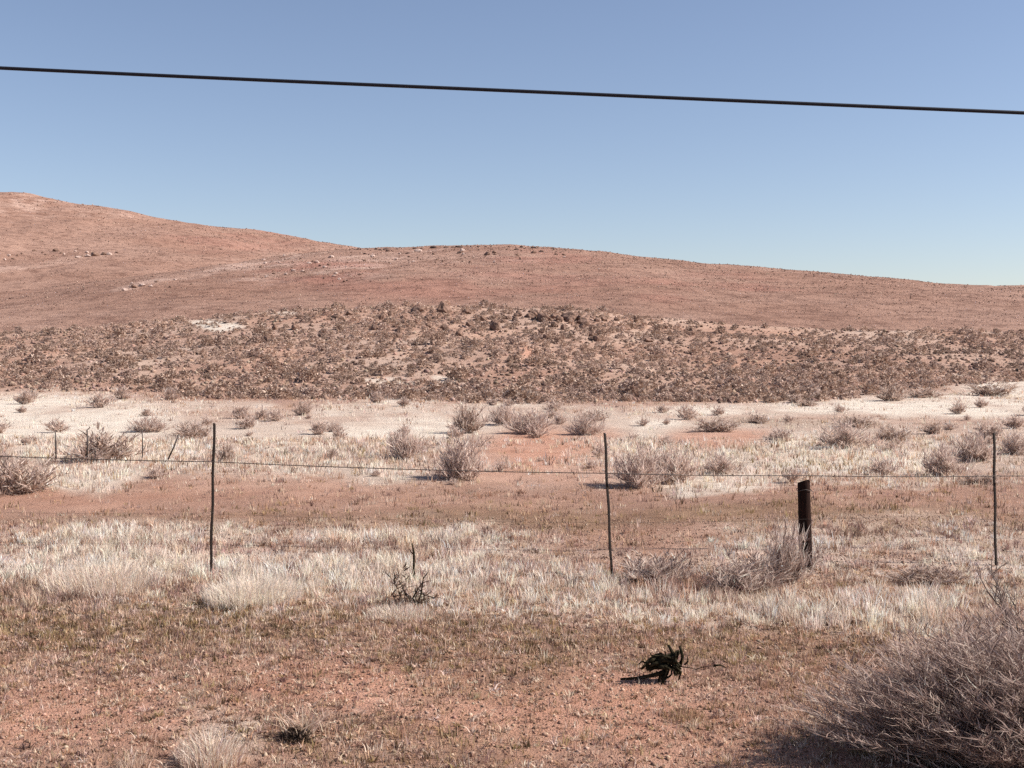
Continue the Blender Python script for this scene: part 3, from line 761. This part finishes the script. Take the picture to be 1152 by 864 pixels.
# ------------------------------------------------------------------ near plants and dead wood
def one_shrub(name, kd_mesh, loc, w, dep, h, label, cat='shrub', rz=0):
    o = empty(name, loc, label, cat); fm, sm = kd_mesh
    obj('foliage', fm, o); obj('stem', sm, o)
    o.scale = (w, dep, h); o.rotation_euler = (0, 0, rz); return o
BIGP = [(.52, .40, .345), (.38, .28, .24), (.26, .18, .155), (.68, .56, .48), (.16, .105, .09), (.46, .345, .295)]
p = on_terrain(1062, 880)
one_shrub('bush', shrub_meshes('bush', 61, 2100, 48, .0023, .085, BIGP, 1.5, .33, .0020, .9, (-.35, 0), M_PALESTEM, .7), p + Vector((.50, .36, 0)), 2.25, 1.9, .78, 'large grey brown wispy bush filling the lower right corner', 'bush')
# thin woody plant at the right edge
pr = on_terrain(1160, 770)
o = empty('dead_shrub', pr, 'sparse thorny shrub with long bare stems at the right frame edge', 'shrub')
parts = []; tw = []
for k in range(16):
    a = rng.uniform(PI * .75, PI * 1.25) if k % 2 else rng.random() * 2 * PI; hgt = rng.uniform(.45, .80); out = rng.uniform(.1, .42)
    pts = [Vector((0, 0, -.02))]
    for t in (.3, .55, .8, 1.0):
        pts.append(Vector((math.cos(a) * out * t ** 1.3 + .025 * rng.normal(), math.sin(a) * out * t ** 1.3 + .02 * rng.normal(), hgt * t)))
    parts.append(tube(pts, [.008, .007, .0055, .004, .002], 5))
    for q in range(9):
        t = rng.uniform(.3, 1.0) * 3.99; i = int(t); b = pts[i].lerp(pts[i + 1], t - i)
        dv = Vector((rng.normal(), rng.normal(), abs(rng.normal()) + .4)).normalized() * rng.uniform(.05, .16)
        tw.append(tube([b, b + dv * .6 + Vector((0, 0, .01)), b + dv], [.003, .0024, .001], 4, cap=False))
obj('stem', make_mesh('stem', *merge(parts + tw), M_STEM), o)

BUSHP = [(.60, .47, .40), (.48, .36, .305), (.68, .55, .475), (.34, .24, .20), (.20, .13, .11), (.74, .62, .54)]
p = on_terrain(842, 664)
one_shrub('bush', shrub_meshes('bush', 63, 100, 26, .010, .24, BUSHP, 1.2, .3, .005, .9, (.35, 0), M_PALESTEM, .7), p, .95, .8, .36, 'grey spiky bush leaning against the foot of the wooden post', 'bush')
p = on_terrain(884, 655)
one_shrub('bush', shrub_meshes('bush', 64, 80, 26, .010, .22, BUSHP, 1.2, .5, .005, .9, (.35, 0), M_PALESTEM, .7), p + Vector((0, -.10, 0)), .55, .45, .60, 'upright grey stalks growing right in front of the wooden post', 'bush')
p = on_terrain(740, 655)
one_shrub('bush', shrub_meshes('bush', 65, 80, 22, .012, .24, BUSHP, 1.2, .35, .005, .8, (0, 0), M_PALESTEM), p, .85, .6, .30, 'low grey mauve bush right of the leaning steel post', 'bush')
p = on_terrain(1050, 655)
one_shrub('bush', shrub_meshes('bush', 66, 80, 22, .011, .22, BROWNP + BUSHP, 1.2, .35, .005, .8, (0, 0), M_PALESTEM), p, 1.0, .7, .20, 'low brown bush in the dry grass left of the right steel post', 'bush')
# small tuft of pale stalks over a dark body
p = on_terrain(334, 833)
o = one_shrub('shaded_tuft', shrub_meshes('tuft_shadow', 68, 60, 26, .03, .16, DARKP, .3), p, .26, .22, .085, 'small tuft of pale stalks on bare red soil, its shadow built as dark foliage', 'plant')  # low dark foliage stands in for the shadow the tuft casts
n_ = 110; a = rng.random(n_) * 2 * PI; rr = np.abs(rng.normal(size=n_)) * .18
vb, fb, tb = blades(np.stack([rr * np.cos(a) + .12, rr * np.sin(a) + .25, np.full(n_, .05)], 1), 1.0 + 1.3 * rng.random(n_), np.full(n_, .03), rng.uniform(.1, .5, n_), pick(STRAW, n_), 1.1)
obj('stalk', make_mesh('stalk', vb, fb, M_GRASS, tint=tb), o)
# pale grass clump at the bottom
def clump(px, py, r, h, n, pal, label, name='grass_clump'):
    p = on_terrain(px, py)
    a = rng.random(n) * 2 * PI; q = np.sqrt(rng.random(n)) * r
    vb, fb, tb = blades(np.stack([q * np.cos(a), q * np.sin(a), np.full(n, -.01)], 1), h * (.5 + .7 * rng.random(n)) * (1.1 - .5 * q / r), .003 + .003 * rng.random(n), rng.uniform(.15, .7, n), pick(pal, n), 1.1, a + rng.normal(size=n) * .8)
    tag(obj(name, make_mesh(name, vb, fb, M_GRASS, tint=tb), None, p), label, 'grass clump')
clump(236, 858, .17, .20, 900, WHITE + STRAW[:2] + MAUVE[2:3], 'bleached white grass clump at the bottom edge, left of the small tuft of pale stalks')
clump(150, 866, .08, .12, 200, STRAW, 'small straw coloured grass clump at the bottom edge, leftmost')
clump(285, 676, .42, .27, 2600, WHITE, 'dense white grass clump just right of the left steel post')
clump(118, 660, .55, .27, 2400, WHITE + STRAW[:1], 'broad whitish grass clump left of the left steel post')
clump(430, 684, .07, .10, 130, DARKP[:2] + MAUVE[3:], 'small black tussock left below the black dead shrub')
clump(478, 680, .06, .11, 110, DARKP[:2] + MAUVE[3:], 'small black tussock right below the black dead shrub')
clump(446, 694, .26, .13, 1300, WHITE + MAUVE[2:3], 'white grass clump in front of the black dead shrub')
clump(684, 722, .10, .07, 240, OLIV + MAUVE[:2], 'low dark tussock up and left of the dead root')
clump(770, 808, .14, .08, 380, OLIV + BROWN, 'low olive tussock below the dead root')

# dark dead growth in the fence grass
p = on_terrain(458, 682)
one_shrub('dead_shrub', shrub_meshes('dead', 73, 15, 13, .020, .17, [(.10, .065, .05), (.06, .04, .032), (.16, .11, .085)], .3, .3, .018, .7, (0, 0), M_DEADWOOD, .8), p + Vector((.03, .05, 0)), .58, .45, .34, 'black dead shrub sunk in white grass near the middle of the fence', 'shrub')
b = on_terrain(466, 655); t_ = at_depth(463.5, 611, b.y)
dv = t_ - b
v, f = tube([Vector((0, 0, -.05)), dv * .4 + Vector((.004, 0, 0)), dv * .75 + Vector((.012, 0, 0)), dv], [.011, .011, .010, .006], 6, .15)
v2, f2 = tube([dv * .72, dv * .8 + Vector((-.03, 0, .02))], [.006, .003], 5)
tag(obj('dead_stick', make_mesh('dead_stick', *merge([(v, f), (v2, f2)]), M_DEADWOOD), None, b), 'thin dead stick poking up behind the black dead shrub', 'stick')

# dead root in the foreground
p = on_terrain(745, 768); s = p.y / FPX
o = empty('dead_root', p, 'black gnarled dead root with spiky twigs lying on bare soil', 'root')
def R3(px, py, dy=0): q = at_depth(px, py, p.y + dy); return q - p
lumps = []
env = [((723, 751), (731, 743), (744, 741), (757, 745), (765, 752)), ((727, 753), (737, 748), (748, 749), (758, 753)), ((733, 741), (746, 739), (757, 740), (763, 733)), ((752, 746), (750, 755), (746, 764), (742, 772)), ((755, 744), (760, 751), (763, 759))]
for k in range(46):
    b_ = env[k % 5]
    q = smooth_pts([R3(x + rng.normal() * 1.7, y + rng.normal() * 1.6, rng.normal() * .035) for x, y in b_], 3)
    r_ = rng.uniform(.005, .0135); n_ = len(q); a_ = int(rng.integers(0, 4)); q = q[a_:]
    lumps.append(tube(q, [r_ * (.45 + .55 * math.sin(PI * min(1, (i + 1) / len(q)))) for i in range(len(q))], 6, .3))
obj('trunk', make_mesh('root_trunk', *merge(lumps), M_DEADWOOD), o)
for pts, r0 in (([(748, 756), (733, 760), (717, 763), (698, 764)], .017), ([(760, 746), (757, 735), (752, 726)], .017), ([(765, 749), (768, 738), (765, 727)], .016), ([(770, 748), (774, 744), (773, 739)], .008),
                ([(727, 746), (722, 744), (719, 747)], .008), ([(760, 750), (766, 756), (764, 764), (759, 769)], .009), ([(765, 750), (775, 751), (783, 753)], .004), ([(803, 749), (810, 748), (817, 751)], .009), ([(728, 752), (735, 751), (746, 752)], .018),
                ([(783, 753), (793, 750), (803, 749)], .003), ([(734, 740), (731, 734)], .006), ([(750, 741), (748, 733)], .008)):
    q = [R3(x, y, rng.normal() * .02) for x, y in pts]
    for w in q: w.z = max(w.z, float(h_ground(np.array([w.x + p.x]), np.array([w.y + p.y]))[0]) - p.z + .006)
    obj('twig', make_mesh('root_twig', *tube(q, list(np.linspace(r0, r0 * .45, len(q))), 6, .2), M_DEADWOOD), o)

# ------------------------------------------------------------------ light, sky, camera
SUN_AZ, SUN_EL = math.radians(92), math.radians(39)          # clockwise from the view direction
sun = bpy.data.lights.new('sun', 'SUN'); sun.energy = 4.2; sun.angle = math.radians(.53); sun.color = (1, .93, .85)
so = bpy.data.objects.new('sun', sun); COL.objects.link(so)
sd = Vector((math.sin(SUN_AZ) * math.cos(SUN_EL), math.cos(SUN_AZ) * math.cos(SUN_EL), math.sin(SUN_EL)))
so.rotation_euler = sd.to_track_quat('Z', 'Y').to_euler(); so.location = (30, 10, 40)
w = bpy.data.worlds.new('World'); SC.world = w; w.use_nodes = True
nt = w.node_tree; nt.nodes.clear()
sky = nt.nodes.new('ShaderNodeTexSky'); sky.sky_type = 'NISHITA'; sky.sun_disc = False
sky.sun_elevation = SUN_EL; sky.sun_rotation = SUN_AZ; sky.air_density = 1.0; sky.dust_density = .8; sky.ozone_density = 1.8; sky.altitude = 900
hs = nt.nodes.new('ShaderNodeHueSaturation'); hs.inputs['Saturation'].default_value = .93
bg = nt.nodes.new('ShaderNodeBackground'); bg.inputs['Strength'].default_value = .064
wo = nt.nodes.new('ShaderNodeOutputWorld')
nt.links.new(sky.outputs[0], hs.inputs['Color']); gm = nt.nodes.new('ShaderNodeMix'); gm.data_type = 'RGBA'; gm.blend_type = 'MULTIPLY'; gm.inputs[0].default_value = 1; gm.inputs[7].default_value = (1.02, .968, 1.0, 1)
nt.links.new(hs.outputs[0], gm.inputs[6]); nt.links.new(gm.outputs[2], bg.inputs[0]); nt.links.new(bg.outputs[0], wo.inputs[0])

cam = bpy.data.cameras.new('camera'); cam.sensor_width = 36; cam.lens = FPX / 1152 * 36; cam.clip_start = .05; cam.clip_end = 9000
co = bpy.data.objects.new('camera', cam); COL.objects.link(co)
co.location = (0, 0, EYE); co.rotation_euler = (PI / 2 - PITCH, 0, 0)
SC.camera = co
SC.view_settings.view_transform = 'Standard'; SC.view_settings.look = 'None'; SC.view_settings.gamma = 1; SC.view_settings.exposure = 1.0
SC.cycles.max_bounces = 6; SC.cycles.transparent_max_bounces = 4; SC.cycles.use_denoising = False
